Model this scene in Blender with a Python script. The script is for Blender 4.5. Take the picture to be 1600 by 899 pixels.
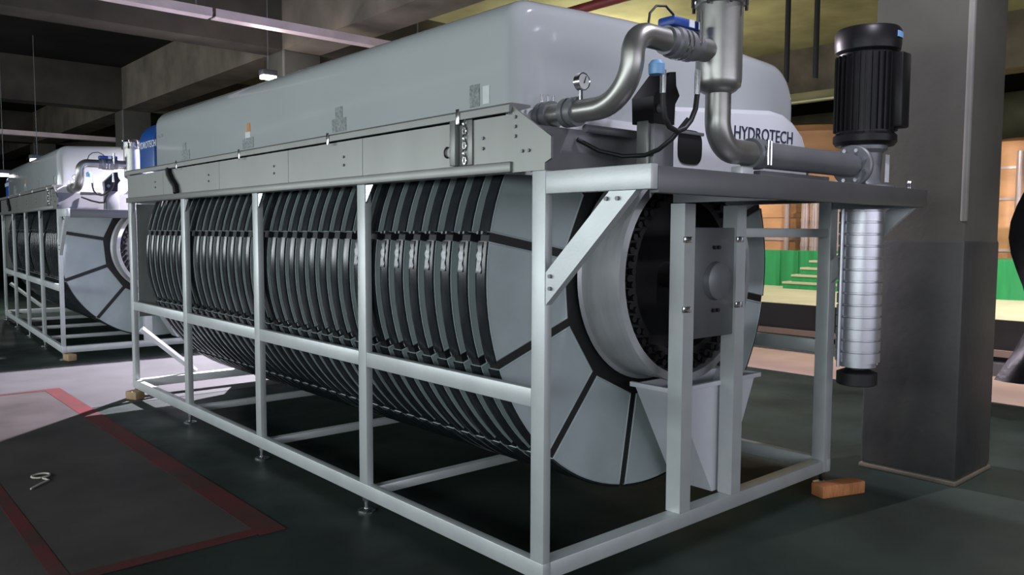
import bpy, bmesh, math, random
from mathutils import Vector, Matrix
random.seed(7)
for o in list(bpy.data.objects):
    bpy.data.objects.remove(o, do_unlink=True)
S = bpy.context.scene
COL = S.collection
PI = math.pi

# ------------------------------------------------------------------ camera
# world: X along the short end of the filter, Y along its long side, Z up, metres;
# origin on the floor below the near corner post of the near filter
cam_d = bpy.data.cameras.new('camera')
cam = bpy.data.objects.new('camera', cam_d)
COL.objects.link(cam)
cam.matrix_world = Matrix(((0.75128328, 0.04266752, -0.6585992, -2.2645),
                           (-0.65996821, 0.05450098, -0.74931409, -2.3744),
                           (0.00392293, 0.99760169, 0.06910489, 1.55),
                           (0, 0, 0, 1)))
cam_d.sensor_width = 36.0
cam_d.lens = 36.0 * 1258 / 1600
cam_d.clip_end = 200
S.camera = cam

# ------------------------------------------------------------------ light and exposure
S.view_settings.view_transform = 'Standard'
S.view_settings.look = 'None'
S.view_settings.gamma = 1.0
S.view_settings.use_curve_mapping = False
S.view_settings.exposure = 0.0

W = bpy.data.worlds.new('world')
S.world = W
W.use_nodes = True
W.node_tree.nodes['Background'].inputs[0].default_value = (0.80, 0.88, 1.0, 1)
W.node_tree.nodes['Background'].inputs[1].default_value = 0.10


def area(name, loc, look, sx, sy, watts, col):
    d = bpy.data.lights.new(name, 'AREA')
    d.shape = 'RECTANGLE'
    d.size, d.size_y, d.energy, d.color = sx, sy, watts, col
    o = bpy.data.objects.new(name, d)
    COL.objects.link(o)
    o.location = loc
    o.rotation_euler = (Vector(look) - Vector(loc)).to_track_quat('-Z', 'Y').to_euler()
    return o


# daylight through the left wall openings; the rear area light is added fill
area('daylight_left_openings', (-7.35, 5.0, 2.25), (0, 5.0, 2.05), 27.0, 1.2, 1000, (0.90, 0.97, 1.0))
area('rear_fill', (0.5, -8.85, 2.15), (0.5, 0, 2.15), 11.0, 1.8, 270, (0.88, 0.87, 1.0))


def point(name, loc, watts, col, r=0.06):
    d = bpy.data.lights.new(name, 'POINT')
    d.energy, d.color, d.shadow_soft_size = watts, col, r
    o = bpy.data.objects.new(name, d)
    COL.objects.link(o)
    o.location = loc
    return o


# ------------------------------------------------------------------ materials
def mat(name, col, rough=0.5, metal=0.0, noise=0.0, nscale=8.0, col2=None, bump=0.0, bscale=60.0, spec=0.5,
        emit=None, estr=0.0, stretch=None, coat=0.0):
    m = bpy.data.materials.new(name)
    m.use_nodes = True
    nt = m.node_tree
    b = nt.nodes['Principled BSDF']
    b.inputs['Base Color'].default_value = (*col, 1)
    b.inputs['Roughness'].default_value = rough
    b.inputs['Metallic'].default_value = metal
    b.inputs['Specular IOR Level'].default_value = spec
    b.inputs['Coat Weight'].default_value = coat
    if emit:
        b.inputs['Emission Color'].default_value = (*emit, 1)
        b.inputs['Emission Strength'].default_value = estr
    tc = nt.nodes.new('ShaderNodeTexCoord')
    mp = nt.nodes.new('ShaderNodeMapping')
    nt.links.new(tc.outputs['Object'], mp.inputs['Vector'])
    if stretch:
        mp.inputs['Scale'].default_value = stretch
    if noise or col2:
        n = nt.nodes.new('ShaderNodeTexNoise')
        n.inputs['Scale'].default_value = nscale
        n.inputs['Detail'].default_value = 5
        nt.links.new(mp.outputs[0], n.inputs['Vector'])
        r = nt.nodes.new('ShaderNodeValToRGB')
        c2 = col2 or tuple(c * (1 - noise) for c in col)
        r.color_ramp.elements[0].position = 0.32
        r.color_ramp.elements[1].position = 0.68
        r.color_ramp.elements[0].color = (*c2, 1)
        r.color_ramp.elements[1].color = (*col, 1)
        nt.links.new(n.outputs['Fac'], r.inputs['Fac'])
        nt.links.new(r.outputs['Color'], b.inputs['Base Color'])
    if bump:
        n2 = nt.nodes.new('ShaderNodeTexNoise')
        n2.inputs['Scale'].default_value = bscale
        n2.inputs['Detail'].default_value = 4
        nt.links.new(mp.outputs[0], n2.inputs['Vector'])
        bp = nt.nodes.new('ShaderNodeBump')
        bp.inputs['Strength'].default_value = bump
        bp.inputs['Distance'].default_value = 0.02
        nt.links.new(n2.outputs['Fac'], bp.inputs['Height'])
        nt.links.new(bp.outputs['Normal'], b.inputs['Normal'])
    return m


M = {}
M['frame'] = mat('brushed_frame_steel', (0.56, 0.60, 0.60), 0.42, 0.35, noise=0.12, nscale=5, bump=0.03, bscale=90)
M['sheet'] = mat('stainless_sheet', (0.225, 0.235, 0.22), 0.40, 0.45, noise=0.14, nscale=3, stretch=(1, 1, 0.3))
M['hood'] = mat('grey_gelcoat', (0.40, 0.435, 0.44), 0.10, 0.0, noise=0.04, nscale=1.5, coat=0.3)
M['lip'] = mat('pale_gelcoat', (0.72, 0.75, 0.78), 0.28, 0.0, noise=0.05, nscale=3)
M['blue'] = mat('blue_gelcoat', (0.012, 0.075, 0.30), 0.30, 0.0, noise=0.1, nscale=4)
M['panel'] = mat('filter_cloth', (0.40, 0.47, 0.475), 0.55, 0.0, noise=0.10, nscale=6, bump=0.04, bscale=120)
M['rim'] = mat('dark_rim_plastic', (0.017, 0.021, 0.024), 0.22, 0.0, noise=0.3, nscale=9)
M['black'] = mat('black_rubber', (0.008, 0.008, 0.009), 0.55, 0.0, noise=0.3, nscale=12)
M['drum'] = mat('drum_steel', (0.50, 0.51, 0.52), 0.38, 0.5, noise=0.18, nscale=4, stretch=(1, 5, 1))
M['pipe'] = mat('pickled_pipe_steel', (0.40, 0.40, 0.375), 0.36, 0.85, noise=0.25, nscale=7)
M['chrome'] = mat('bright_steel', (0.75, 0.76, 0.78), 0.18, 1.0, noise=0.1, nscale=20)
M['clipsteel'] = mat('wet_clip_steel', (0.16, 0.165, 0.17), 0.30, 0.7, noise=0.5, nscale=60)
M['greysteel'] = mat('dark_grey_steel', (0.20, 0.21, 0.22), 0.45, 0.4, noise=0.2, nscale=4)
M['deck'] = mat('platform_steel', (0.15, 0.155, 0.16), 0.42, 0.45, noise=0.15, nscale=4)
M['motor'] = mat('black_motor_paint', (0.008, 0.008, 0.009), 0.40, 0.0, noise=0.2, nscale=10, spec=0.25)
M['white'] = mat('white_plastic', (0.62, 0.64, 0.68), 0.40, 0.0, noise=0.08, nscale=5)
M['label'] = mat('grey_label_print', (0.09, 0.11, 0.105), 0.5, 0.0, col2=(0.26, 0.29, 0.28), nscale=70)
M['palelabel'] = mat('pale_label', (0.55, 0.60, 0.60), 0.5, 0.0, noise=0.08, nscale=30)
M['orange_label'] = mat('orange_label', (0.50, 0.20, 0.03), 0.5, 0.0, noise=0.2, nscale=40)
M['ink'] = mat('dark_lettering', (0.03, 0.035, 0.07), 0.5, 0.0, noise=0.1)
M['white_ink'] = mat('white_lettering', (0.65, 0.70, 0.78), 0.5, 0.0, noise=0.05)
M['blue_handle'] = mat('blue_valve_plastic', (0.015, 0.06, 0.30), 0.4, 0.0, noise=0.15, nscale=20)
M['lightblue'] = mat('light_blue_plastic', (0.20, 0.42, 0.72), 0.4, 0.0, noise=0.15, nscale=20)
M['glass'] = mat('gauge_face', (0.60, 0.62, 0.62), 0.12, 0.0, noise=0.2, nscale=30, coat=0.6)
M['wood'] = mat('pale_timber', (0.42, 0.29, 0.15), 0.7, 0.0, noise=0.3, nscale=10, stretch=(1, 8, 1), bump=0.1)
M['wood2'] = mat('orange_timber', (0.50, 0.20, 0.07), 0.7, 0.0, noise=0.35, nscale=12, stretch=(8, 1, 1), bump=0.1)
M['concrete'] = mat('brown_concrete', (0.19, 0.16, 0.125), 0.85, 0.0, col2=(0.10, 0.088, 0.07), spec=0.1, nscale=1.6, bump=0.15, bscale=14)
M['beam'] = mat('shaded_beam_concrete', (0.085, 0.076, 0.062), 0.9, 0.0, col2=(0.045, 0.041, 0.035), spec=0.1, nscale=1.3, bump=0.15, bscale=12)  # darker copy of the girder concrete, shade put into the colour
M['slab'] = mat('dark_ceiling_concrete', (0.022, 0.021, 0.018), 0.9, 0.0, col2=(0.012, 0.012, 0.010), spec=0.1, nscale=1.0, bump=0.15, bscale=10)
M['pillar'] = mat('pillar_concrete', (0.105, 0.10, 0.085), 0.75, 0.0, spec=0.2, col2=(0.082, 0.080, 0.068), nscale=2.2, bump=0.12, bscale=18)
M['edge'] = mat('pale_corner_edge', (0.22, 0.215, 0.195), 0.8, 0.0, noise=0.3, nscale=3)
M['stack'] = mat('pump_stack_steel', (0.60, 0.61, 0.66), 0.38, 0.9, noise=0.2, nscale=6)
M['dado'] = mat('black_dado_paint', (0.055, 0.055, 0.050), 0.5, 0.0, col2=(0.030, 0.031, 0.030), nscale=2.5, bump=0.08, bscale=20)
M['yellow_wall'] = mat('yellow_lit_plaster', (0.30, 0.285, 0.17), 0.85, 0.0, col2=(0.17, 0.158, 0.09), nscale=1.2)
M['tray'] = mat('galvanised_tray', (0.80, 0.64, 0.62), 0.5, 0.2, noise=0.25, nscale=3)
M['copper'] = mat('copper_tank', (0.68, 0.36, 0.19), 0.45, 0.1, noise=0.25, nscale=1.5, stretch=(1, 1, 3))
M['greenpaint'] = mat('bright_green_paint', (0.03, 0.36, 0.13), 0.45, 0.0, col2=(0.02, 0.26, 0.09), nscale=2.0, stretch=(4, 4, 0.5))
M['cream'] = mat('cream_deck', (0.62, 0.62, 0.45), 0.6, 0.0, noise=0.15, nscale=2)
M['pinkfloor'] = mat('pinkish_lit_concrete', (0.42, 0.31, 0.26), 0.7, 0.0, noise=0.18, nscale=2.0)
M['plinth'] = mat('dark_plinth', (0.035, 0.036, 0.042), 0.6, 0.0, noise=0.3, nscale=2)
M['plinthstrip'] = mat('grey_plinth_strip', (0.16, 0.17, 0.18), 0.6, 0.0, noise=0.2, nscale=3)
M['pinkpipe'] = mat('pinkish_steel', (0.62, 0.50, 0.52), 0.3, 0.3, noise=0.25, nscale=5)
M['redpipe'] = mat('red_pipe_paint', (0.22, 0.03, 0.03), 0.5, 0.0, noise=0.3, nscale=5)
M['lamp'] = mat('lamp_glow', (0.9, 0.9, 0.9), 0.4, 0.0, emit=(1.0, 0.93, 0.98), estr=9)
M['housing'] = mat('lamp_housing', (0.12, 0.12, 0.12), 0.5, 0.3, noise=0.1)
M['fabric'] = mat('black_tarpaulin', (0.012, 0.012, 0.014), 0.35, 0.0, noise=0.3, nscale=8, bump=0.2, bscale=12)
M['plug'] = mat('pale_string', (0.45, 0.45, 0.38), 0.6, 0.0, noise=0.2, nscale=20)


def floor_mat():
    m = mat('green_epoxy_floor', (0.032, 0.050, 0.042), 0.40, 0.0, col2=(0.014, 0.020, 0.017), nscale=0.9, bump=0.05, bscale=5, spec=0.10)
    nt = m.node_tree
    b = nt.nodes['Principled BSDF']
    n = nt.nodes.new('ShaderNodeTexNoise')
    n.inputs['Scale'].default_value = 2.3
    n.inputs['Detail'].default_value = 6
    tc = [x for x in nt.nodes if x.type == 'TEX_COORD'][0]
    nt.links.new(tc.outputs['Object'], n.inputs['Vector'])
    r = nt.nodes.new('ShaderNodeMapRange')
    r.inputs['From Min'].default_value = 0.3
    r.inputs['From Max'].default_value = 0.7
    r.inputs['To Min'].default_value = 0.42
    r.inputs['To Max'].default_value = 0.65
    nt.links.new(n.outputs['Fac'], r.inputs['Value'])
    nt.links.new(r.outputs[0], b.inputs['Roughness'])
    return m


M['floor'] = floor_mat()
M['walk'] = mat('worn_grey_floor', (0.078, 0.070, 0.068), 0.55, 0.0, spec=0.08, col2=(0.044, 0.042, 0.040), nscale=1.6, bump=0.08, bscale=6)
M['strip'] = mat('pale_lit_patch_floor', (0.080, 0.083, 0.084), 0.6, 0.0, spec=0.1, col2=(0.064, 0.067, 0.068), nscale=2.0, bump=0.08, bscale=6)
M['redline'] = mat('worn_red_line', (0.13, 0.024, 0.027), 0.55, 0.0, spec=0.08, col2=(0.055, 0.034, 0.032), nscale=2.6)


# ------------------------------------------------------------------ mesh helpers
def box(bm, x0, x1, y0, y1, z0, z1, bev=0.0):
    vs = [bm.verts.new((x, y, z)) for z in (z0, z1) for y in (y0, y1) for x in (x0, x1)]
    fs = [bm.faces.new([vs[i] for i in q]) for q in
          ((0, 2, 3, 1), (4, 5, 7, 6), (0, 1, 5, 4), (2, 6, 7, 3), (0, 4, 6, 2), (1, 3, 7, 5))]
    if bev:
        es = list({e for f in fs for e in f.edges})
        bmesh.ops.bevel(bm, geom=es, offset=bev, segments=2, affect='EDGES', profile=0.5)
    return vs


def frame_of(d):
    d = d.normalized()
    a = Vector((0, 0, 1)) if abs(d.z) < 0.9 else Vector((1, 0, 0))
    u = d.cross(a).normalized()
    return u, d.cross(u).normalized()


def tube(bm, pts, r, seg=20, cap=True):
    pts = [Vector(p) for p in pts]
    rs = r if isinstance(r, (list, tuple)) else [r] * len(pts)
    rings = []
    u = None
    for i, p in enumerate(pts):
        d = (pts[min(i + 1, len(pts) - 1)] - pts[max(i - 1, 0)]).normalized()
        if u is None:
            u, v = frame_of(d)
        else:
            u = (u - d * u.dot(d)).normalized()
            v = d.cross(u).normalized()
        rings.append([bm.verts.new(p + (u * math.cos(2 * PI * k / seg) + v * math.sin(2 * PI * k / seg)) * rs[i]) for k in range(seg)])
    for a, b in zip(rings, rings[1:]):
        for k in range(seg):
            bm.faces.new((a[k], a[(k + 1) % seg], b[(k + 1) % seg], b[k]))
    if cap:
        bm.faces.new(rings[0][::-1])
        bm.faces.new(rings[-1])


def lathe(bm, prof, c=(0, 0, 0), axis='z', seg=32):
    """prof: list of (radius, height) along the axis, closed at the ends when radius is 0"""
    c = Vector(c)
    rings = []
    for r, h in prof:
        ring = []
        for k in range(1 if r == 0 else seg):
            a = 2 * PI * k / seg
            x, y = r * math.cos(a), r * math.sin(a)
            p = Vector((x, y, h)) if axis == 'z' else (Vector((h, x, y)) if axis == 'x' else Vector((y, h, x)))
            ring.append(bm.verts.new(c + p))
        rings.append(ring)
    for a, b in zip(rings, rings[1:]):
        for k in range(seg):
            if len(a) == 1 and len(b) == 1:
                continue
            if len(a) == 1:
                bm.faces.new((a[0], b[(k + 1) % seg], b[k]))
            elif len(b) == 1:
                bm.faces.new((a[k], a[(k + 1) % seg], b[0]))
            else:
                bm.faces.new((a[k], a[(k + 1) % seg], b[(k + 1) % seg], b[k]))
    return rings


def prism(bm, poly, off):
    """closed polygon of 3d points extruded by vector off"""
    off = Vector(off)
    a = [bm.verts.new(Vector(p)) for p in poly]
    b = [bm.verts.new(Vector(p) + off) for p in poly]
    bm.faces.new(a[::-1])
    bm.faces.new(b)
    n = len(a)
    for k in range(n):
        bm.faces.new((a[k], a[(k + 1) % n], b[(k + 1) % n], b[k]))


def arc(c, r, a0, a1, n, ex, ey):
    c, ex, ey = Vector(c), Vector(ex), Vector(ey)
    return [c + ex * r * math.cos(a0 + (a1 - a0) * i / n) + ey * r * math.sin(a0 + (a1 - a0) * i / n) for i in range(n + 1)]


def mesh_of(name, bm, material, smooth=35):
    bmesh.ops.recalc_face_normals(bm, faces=bm.faces)
    me = bpy.data.meshes.new(name)
    bm.to_mesh(me)
    bm.free()
    me.materials.append(M[material])
    if smooth:
        for p in me.polygons:
            p.use_smooth = True
        me.set_sharp_from_angle(angle=math.radians(smooth))
    return me


def put(name, me, parent=None, loc=(0, 0, 0), rot=(0, 0, 0), label=None, kind=None):
    o = bpy.data.objects.new(name, me)
    COL.objects.link(o)
    o.parent = parent
    o.location = loc
    o.rotation_euler = rot
    if label:
        o['label'] = label
    if kind:
        o['kind'] = kind
    return o


def build(name, material, parent, fn, smooth=35, **kw):
    bm = bmesh.new()
    fn(bm)
    return put(name, mesh_of(name, bm, material, smooth), parent, **kw)


def bxs(name, material, parent, boxes, bev=0.0, **kw):
    return build(name, material, parent, lambda bm: [box(bm, *b, bev=bev) for b in boxes], **kw)


def thing(name, label, cat, loc=(0, 0, 0), group=None):
    o = bpy.data.objects.new(name, None)
    COL.objects.link(o)
    o.location = loc
    o.empty_display_size = 0.2
    tag(o, label, cat, group)
    return o


def tag(o, label, cat, group=None):
    o['label'], o['category'] = label, cat
    if group:
        o['group'] = group
    return o


def struct(name, material, boxes, label=None, bev=0.0, parent=None):
    return bxs(name, material, parent, boxes, bev=bev, kind='structure', label=label)


def text_mesh(name, body, size, material, shear=0.0):
    c = bpy.data.curves.new(name, 'FONT')
    c.body, c.size, c.extrude, c.shear = body, size, 0.002, shear
    c.align_x = 'LEFT'
    c.resolution_u = 3
    o = bpy.data.objects.new(name + '_tmp', c)
    COL.objects.link(o)
    bpy.context.view_layer.update()
    me = bpy.data.meshes.new_from_object(o.evaluated_get(bpy.context.evaluated_depsgraph_get()))
    bpy.data.objects.remove(o, do_unlink=True)
    bpy.data.curves.remove(c)
    me.name = name
    me.materials.clear()
    me.materials.append(M[material])
    return me


# ------------------------------------------------------------------ the hall
CZ = 5.0      # slab underside
GB = 4.12     # beam undersides
struct('floor', 'floor', [(-8, 40, -10, 34, -0.1, 0.0)], 'dark green epoxy floor of the hall')
struct('floor_walkway', 'walk', [(-1.43, -0.58, 1.58, 6.34, 0.0, 0.003), (-3.4, -1.50, -6, 6.34, 0.0, 0.003)], 'worn grey walkway surface between red lines')
struct('floor_lit_band', 'strip', [(-4.5, -0.44, 6.42, 7.90, 0.0, 0.003), (-0.44, 2.9, 5.25, 7.90, 0.0, 0.003)], 'floor band coloured pale for the lit patch between the two filters')  # pale band sized to the lit patch, part of its brightness is colour
struct('trim_1', 'redline', [(-0.58, -0.44, 1.48, 6.42, 0.0, 0.005)], 'worn red floor line beside the near filter')
struct('trim_2', 'redline', [(-1.50, -1.43, -6.0, 6.28, 0.0, 0.005)], 'worn dark red floor line at the left edge')
struct('trim_3', 'redline', [(-3.4, -0.58, 6.34, 6.42, 0.0, 0.005)], 'red floor line across the bright floor patch')
struct('trim_4', 'redline', [(-1.43, -0.58, 1.50, 1.58, 0.0, 0.005)], 'worn red floor line closing the walkway')
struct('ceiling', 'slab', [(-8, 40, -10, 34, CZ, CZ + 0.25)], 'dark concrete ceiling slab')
struct('ceiling_tank_hall', 'yellow_wall', [(3.56, 11.89, -10, 33.6, CZ - 0.02, CZ - 0.001)], 'ceiling of the tank hall coloured as yellow light')  # lighter yellow sheet, warm light on the slab put into its colour
struct('wall_back', 'slab', [(-8, 40, 33.6, 34, 0, CZ)])
struct('wall_left', 'slab', [(-8, -7.6, -10, 34, 0, 1.6), (-8, -7.6, -10, 34, 2.9, CZ)] +
       [(-8, -7.6, y, y + 0.3, 1.6, 2.9) for y in (-10, -3.3, 2.0, 7.5, 13.0, 19.0, 26, 33)])
struct('wall_front', 'slab', [(-8, 40, -10, -9.2, 0, 1.2), (-8, 40, -10, -9.2, 3.1, CZ)] +
       [(x, x + 0.3, -10, -9.2, 1.2, 3.1) for x in (-8, -5, 0.5, 6, 12, 20, 30)])
# girders along Y over the pillar rows and cross beams along X between them
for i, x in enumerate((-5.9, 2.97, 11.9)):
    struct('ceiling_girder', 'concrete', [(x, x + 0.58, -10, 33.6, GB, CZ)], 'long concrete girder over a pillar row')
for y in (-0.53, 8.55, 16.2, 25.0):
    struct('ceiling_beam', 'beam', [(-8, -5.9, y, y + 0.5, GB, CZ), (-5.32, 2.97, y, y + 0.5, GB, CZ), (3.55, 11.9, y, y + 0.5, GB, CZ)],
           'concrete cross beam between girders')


def pillar(x, y, w=0.58):
    p = build('pillar', 'pillar', None, lambda bm: box(bm, x, x + w, y, y + w, 0, GB, bev=0.02), kind='structure')
    # black paint up to shoulder height, a thin coat proud of the concrete
    bxs('dado', 'dado', p, [(x - 0.006, x + w + 0.006, y - 0.006, y + w + 0.006, 0.03, 1.51)], bev=0.02, label='black painted lower part')
    bxs('chamfer_strip', 'edge', p, [(x - 0.008, x + 0.03, y - 0.008, y + 0.03, 1.62, GB)], bev=0.012, label='pale corner edge')  # paler strip up the near corner of the pillar
    bxs('base_edge', 'concrete', p, [(x - 0.012, x + w + 0.012, y - 0.012, y + w + 0.012, 0, 0.028)], bev=0.008, label='pale scuffed foot of the pillar')
    return p


p0 = pillar(2.97, -0.53)
p0['label'] = 'square concrete pillar with black painted base beside the pump'
for y in (8.52, 16.2, 25.0):
    pillar(2.97, y)['label'] = 'square concrete pillar behind the filter hood'
for y in (8.52,):
    pillar(11.9, y)['label'] = 'square concrete pillar in the lit hall behind'

# cable trays hung below the beams
for k, (y, z, x0, x1, lab) in enumerate(((6.75, 3.92, -3.0, 1.25, 'pale galvanised cable tray hung at top left'),
                                         (6.75, 3.92, 1.29, 4.2, 'pale cable tray length running over the filter hood'),
                                         (17.2, 3.52, -3.0, 3.4, 'thin pale cable tray above the far filter'))):
    t = thing('cable_tray', lab, 'cable tray', (x0, y, z), 'cable trays under the beams')
    L = x1 - x0
    build('channel', 'tray', t, lambda bm: (box(bm, 0, L, -0.08, 0.08, 0, 0.012), box(bm, 0, L, -0.08, -0.068, 0.012, 0.095),
                                            box(bm, 0, L, 0.068, 0.08, 0.012, 0.095)))
    for hx in ([L - 0.15] if L < 3.5 else [0.8, 2.4, L - 0.15]):
        build('hanger_rod', 'greysteel', t, lambda bm: tube(bm, [(hx, 0, 0.012), (hx, 0, CZ - z)], 0.010, 8))
    bxs('cable', 'black', t, [(0.02, L - 0.02, -0.03, -0.008, 0.012, 0.034)])


# ------------------------------------------------------------------ lamps of the hall
def spot(name, loc, watts, col, deg, blend, r=0.05, up=False):
    d = bpy.data.lights.new(name, 'SPOT')
    d.energy, d.color, d.shadow_soft_size = watts, col, r
    d.spot_size, d.spot_blend = math.radians(deg), blend
    o = bpy.data.objects.new(name, d)
    COL.objects.link(o)
    o.location = loc
    if up:
        o.rotation_euler = (PI, 0, 0)
    return o


def floodlight(name, label, loc, watts, col, size=0.16, deg=125, blend=0.3, up=False, tilt=0.0, tip=0.0):
    t = thing(name, label, 'lamp', loc)
    s = size
    bxs('lamp_housing', 'housing', t, [(-s, s, -s * 0.7, s * 0.7, 0.03, 0.10)], bev=0.01)
    bxs('lens', 'lamp', t, [(-s * 0.9, s * 0.9, -s * 0.6, s * 0.6, -0.015, 0.03)], bev=0.006)
    build('stem', 'greysteel', t, lambda bm: tube(bm, [(0, 0, 0.10), (0, 0, CZ - loc[2])], 0.006, 8))
    l = spot(name + '_light', (0, 0, 0.16 if up else -0.06), watts, col, deg, blend, 0.05, up)
    l.parent = t
    if tilt:
        l.rotation_euler = (math.radians(tip), math.radians(tilt), 0)
    return t


floodlight('floodlight', 'small bright floodlight peeking over the near filter hood', (2.36, 7.7, 3.53), 4900, (0.97, 0.86, 1.0), 0.10, 134, 0.5, tilt=22, tip=-29)
spill = point('floodlight_spill', (2.36, 7.7, 3.42), 28, (1.0, 0.86, 0.84), 0.05)  # added point light that brightens the cable tray
floodlight('floodlight', 'lavender floodlight over the pump platform of the near filter', (1.25, -1.15, 3.9), 160, (0.88, 0.84, 1.0), 0.14, 150, 0.2)
floodlight('floodlight', 'bright floodlight over the hood of the far filter', (0.95, 14.2, 2.79), 260, (1.0, 0.94, 0.94), 0.12, 150)
floodlight('floodlight', 'white floodlight at the left edge behind the far filter', (0.62, 15.4, 2.57), 120, (1.0, 0.92, 0.92), 0.22, 150)
# unseen lamps added to light the hall beyond the pillars
floodlight('floodlight', 'added warm lamp lighting the tank hall behind the near hood', (9.2, 8.4, 3.9), 600, (1.0, 0.90, 0.76), deg=130, tilt=-15)
floodlight('floodlight', 'added warm lamp lighting the tank hall right of the pillar', (9.8, -0.9, 4.0), 500, (1.0, 0.92, 0.82), deg=120, tilt=-20)
floodlight('floodlight', 'added warm lamp lighting the tank fronts, hidden behind the pillar', (8.8, 2.3, 3.6), 400, (1.0, 0.88, 0.74), deg=130, tilt=-25)
floodlight('floodlight', 'added pale lamp over the bright floor strip', (6.8, -1.2, 3.8), 460, (1.0, 0.88, 0.84), deg=125)
floodlight('added_uplight', 'unseen light added to wash the ceiling of the tank hall', (8.0, 7.0, 3.5), 330, (1.0, 0.95, 0.62), deg=150, up=True)  # added upward spot, out of sight behind the hood


# ------------------------------------------------------------------ disc filter
W_ = 2.45                    # overall width of the frame
CX, CZD, RD = 1.225, 1.325, 1.178      # axis of the drum, disc radius
PITCH, NDISC, Y0 = 0.136, 36, 0.452
YP = (0.0, 1.40, 2.76, 4.12, 5.50)     # near edge of the posts along Y
POST_T = 1.80
hood_label_near = 'large grey disc filter with rounded hood standing nearest the camera'
F = thing('disc_filter', hood_label_near, 'water filter', (0, 0, 0), 'disc filters in a row')

# --- frame
for y in YP:
    near = y == 0.0
    bxs('post', 'frame', F, [(0, 0.042, y, y + 0.08, 0.085, POST_T)], bev=0.004)
    x1 = W_ - (0.085 if near else 0.042)
    bxs('post', 'frame', F, [(x1, W_, y, y + 0.08, 0.085, POST_T)], bev=0.004)
    # small triangular gusset at the head of the post
    if not near:
        build('gusset', 'chrome', F, lambda bm: prism(bm, [(0.006, y - 0.001, POST_T - 0.005), (0.006, y - 0.075, POST_T - 0.005), (0.006, y - 0.001, POST_T - 0.10)], (0.008, 0, 0)))
    # levelling feet
    for fx in (0.021, W_ - 0.03):
        ft = build('foot', 'chrome', F, lambda bm: (tube(bm, [(fx, y + 0.04, 0.012), (fx, y + 0.04, 0.09)], 0.013, 10),
                                                    lathe(bm, [(0, 0), (0.05, 0), (0.05, 0.006), (0.02, 0.016), (0, 0.016)], (fx, y + 0.04, 0), seg=16)))
        build('nut', 'chrome', ft, lambda bm: tube(bm, [(fx, y + 0.04, 0.060), (fx, y + 0.04, 0.078)], 0.022, 6))
YE = YP[-1] + 0.08
for fx in (0.0, W_ - 0.042):
    for a, b in zip(YP, YP[1:]):
        bxs('middle_rail', 'frame', F, [(fx + 0.001, fx + 0.041, a + 0.0805, b - 0.0005, 0.815, 0.895)], bev=0.004)
    bxs('bottom_rail', 'frame', F, [(fx - 0.001, fx + 0.045, -0.001, YE + 0.001, 0.08, 0.16)], bev=0.004)
for y in (0.0, YP[-1]):
    bxs('end_rail', 'frame', F, [(0.046, W_ - 0.046, y + 0.001, y + 0.079, 0.082, 0.158)], bev=0.004)
for y in YP[1:-1]:
    bxs('cross_rail', 'frame', F, [(0.046, W_ - 0.046, y + 0.015, y + 0.065, 0.084, 0.134)], bev=0.004)
# near end: two inner posts, bearing plate, short rails
for px in (0.93, 1.375):
    ip = bxs('inner_post', 'frame', F, [(px, px + 0.012, 0.0, 0.085, 0.159, 1.69), (px + 0.012, px + 0.085, 0.0, 0.012, 0.159, 1.69), (px + 0.073, px + 0.085, 0.012, 0.085, 0.159, 1.69)])
    for z in (1.16, 1.50):
        bxs('clamp', 'chrome', ip, [(px - 0.012, px + 0.045, -0.014, -0.001, z, z + 0.03)], bev=0.003)
bxs('end_rail', 'frame', F, [(1.461, W_ - 0.086, 0.01, 0.06, 1.525, 1.575)], bev=0.004)
bxs('end_rail', 'frame', F, [(1.461, W_ - 0.046, 5.51, 5.57, 0.82, 0.88)], bev=0.004)


def bearing(bm):
    box(bm, 1.017, 1.375, 0.014, 0.034, 1.02, 1.575, bev=0.004)


bp_ = build('bearing_plate', 'deck', F, bearing)
build('bearing_hub', 'greysteel', bp_, lambda bm: lathe(bm, [(0, -0.020), (0.085, -0.020), (0.095, -0.014), (0.095, 0.0), (0.10, 0.012), (0.10, 0.0145)], (1.21, 0, CZD - 0.02), 'y', 28))
for dz in (-0.17, 0.15):
    for dx in (-0.018, 0.018):
        build('bolt', 'black', bp_, lambda bm: tube(bm, [(1.21 + dx, 0.0, CZD + dz), (1.21 + dx, 0.014, CZD + dz)], 0.011, 6))
build('shaft', 'black', F, lambda bm: tube(bm, [(CX, 0.035, CZD), (CX, 5.50, CZD)], 0.07, 20))
build('rear_bearing_plate', 'deck', F, lambda bm: box(bm, 0.95, 1.5, 5.505, 5.53, 0.16, 1.75))

# --- pump platform cantilevered off the near end
PB, PT = 1.692, 1.789
bxs('platform_arm', 'frame', F, [(0.0, 0.042, -0.54, -0.0005, PB + 0.012, PT + 0.006)], bev=0.004)
bxs('platform_arm', 'frame', F, [(W_ - 0.075, W_ - 0.033, -0.498, -0.0005, PB, PT)], bev=0.004)
bxs('platform_front_beam', 'deck', F, [(0.043, 2.375, -0.542, -0.50, PB, PT)], bev=0.004)
bxs('platform_deck', 'deck', F, [(0.043, 2.374, -0.498, -0.002, PT - 0.02, PT - 0.004)])
for px in (0.93, 1.375):
    bxs('platform_bearer', 'deck', F, [(px + 0.01, px + 0.06, -0.499, 0.08, PB + 0.002, PT - 0.021)])
br = build('brace', 'frame', F, lambda bm: prism(bm, [(0.004, -0.34, PB + 0.011), (0.004, -0.47, PB + 0.011), (0.004, -0.001, 1.25), (0.004, -0.001, 1.385)], (0.034, 0, 0)))
for (by, bz) in ((-0.33, 1.675), (-0.385, 1.675), (-0.03, 1.37), (-0.03, 1.32)):
    build('bolt', 'greysteel', br, lambda bm: tube(bm, [(-0.006, by, bz), (0.004, by, bz)], 0.009, 6))
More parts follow.
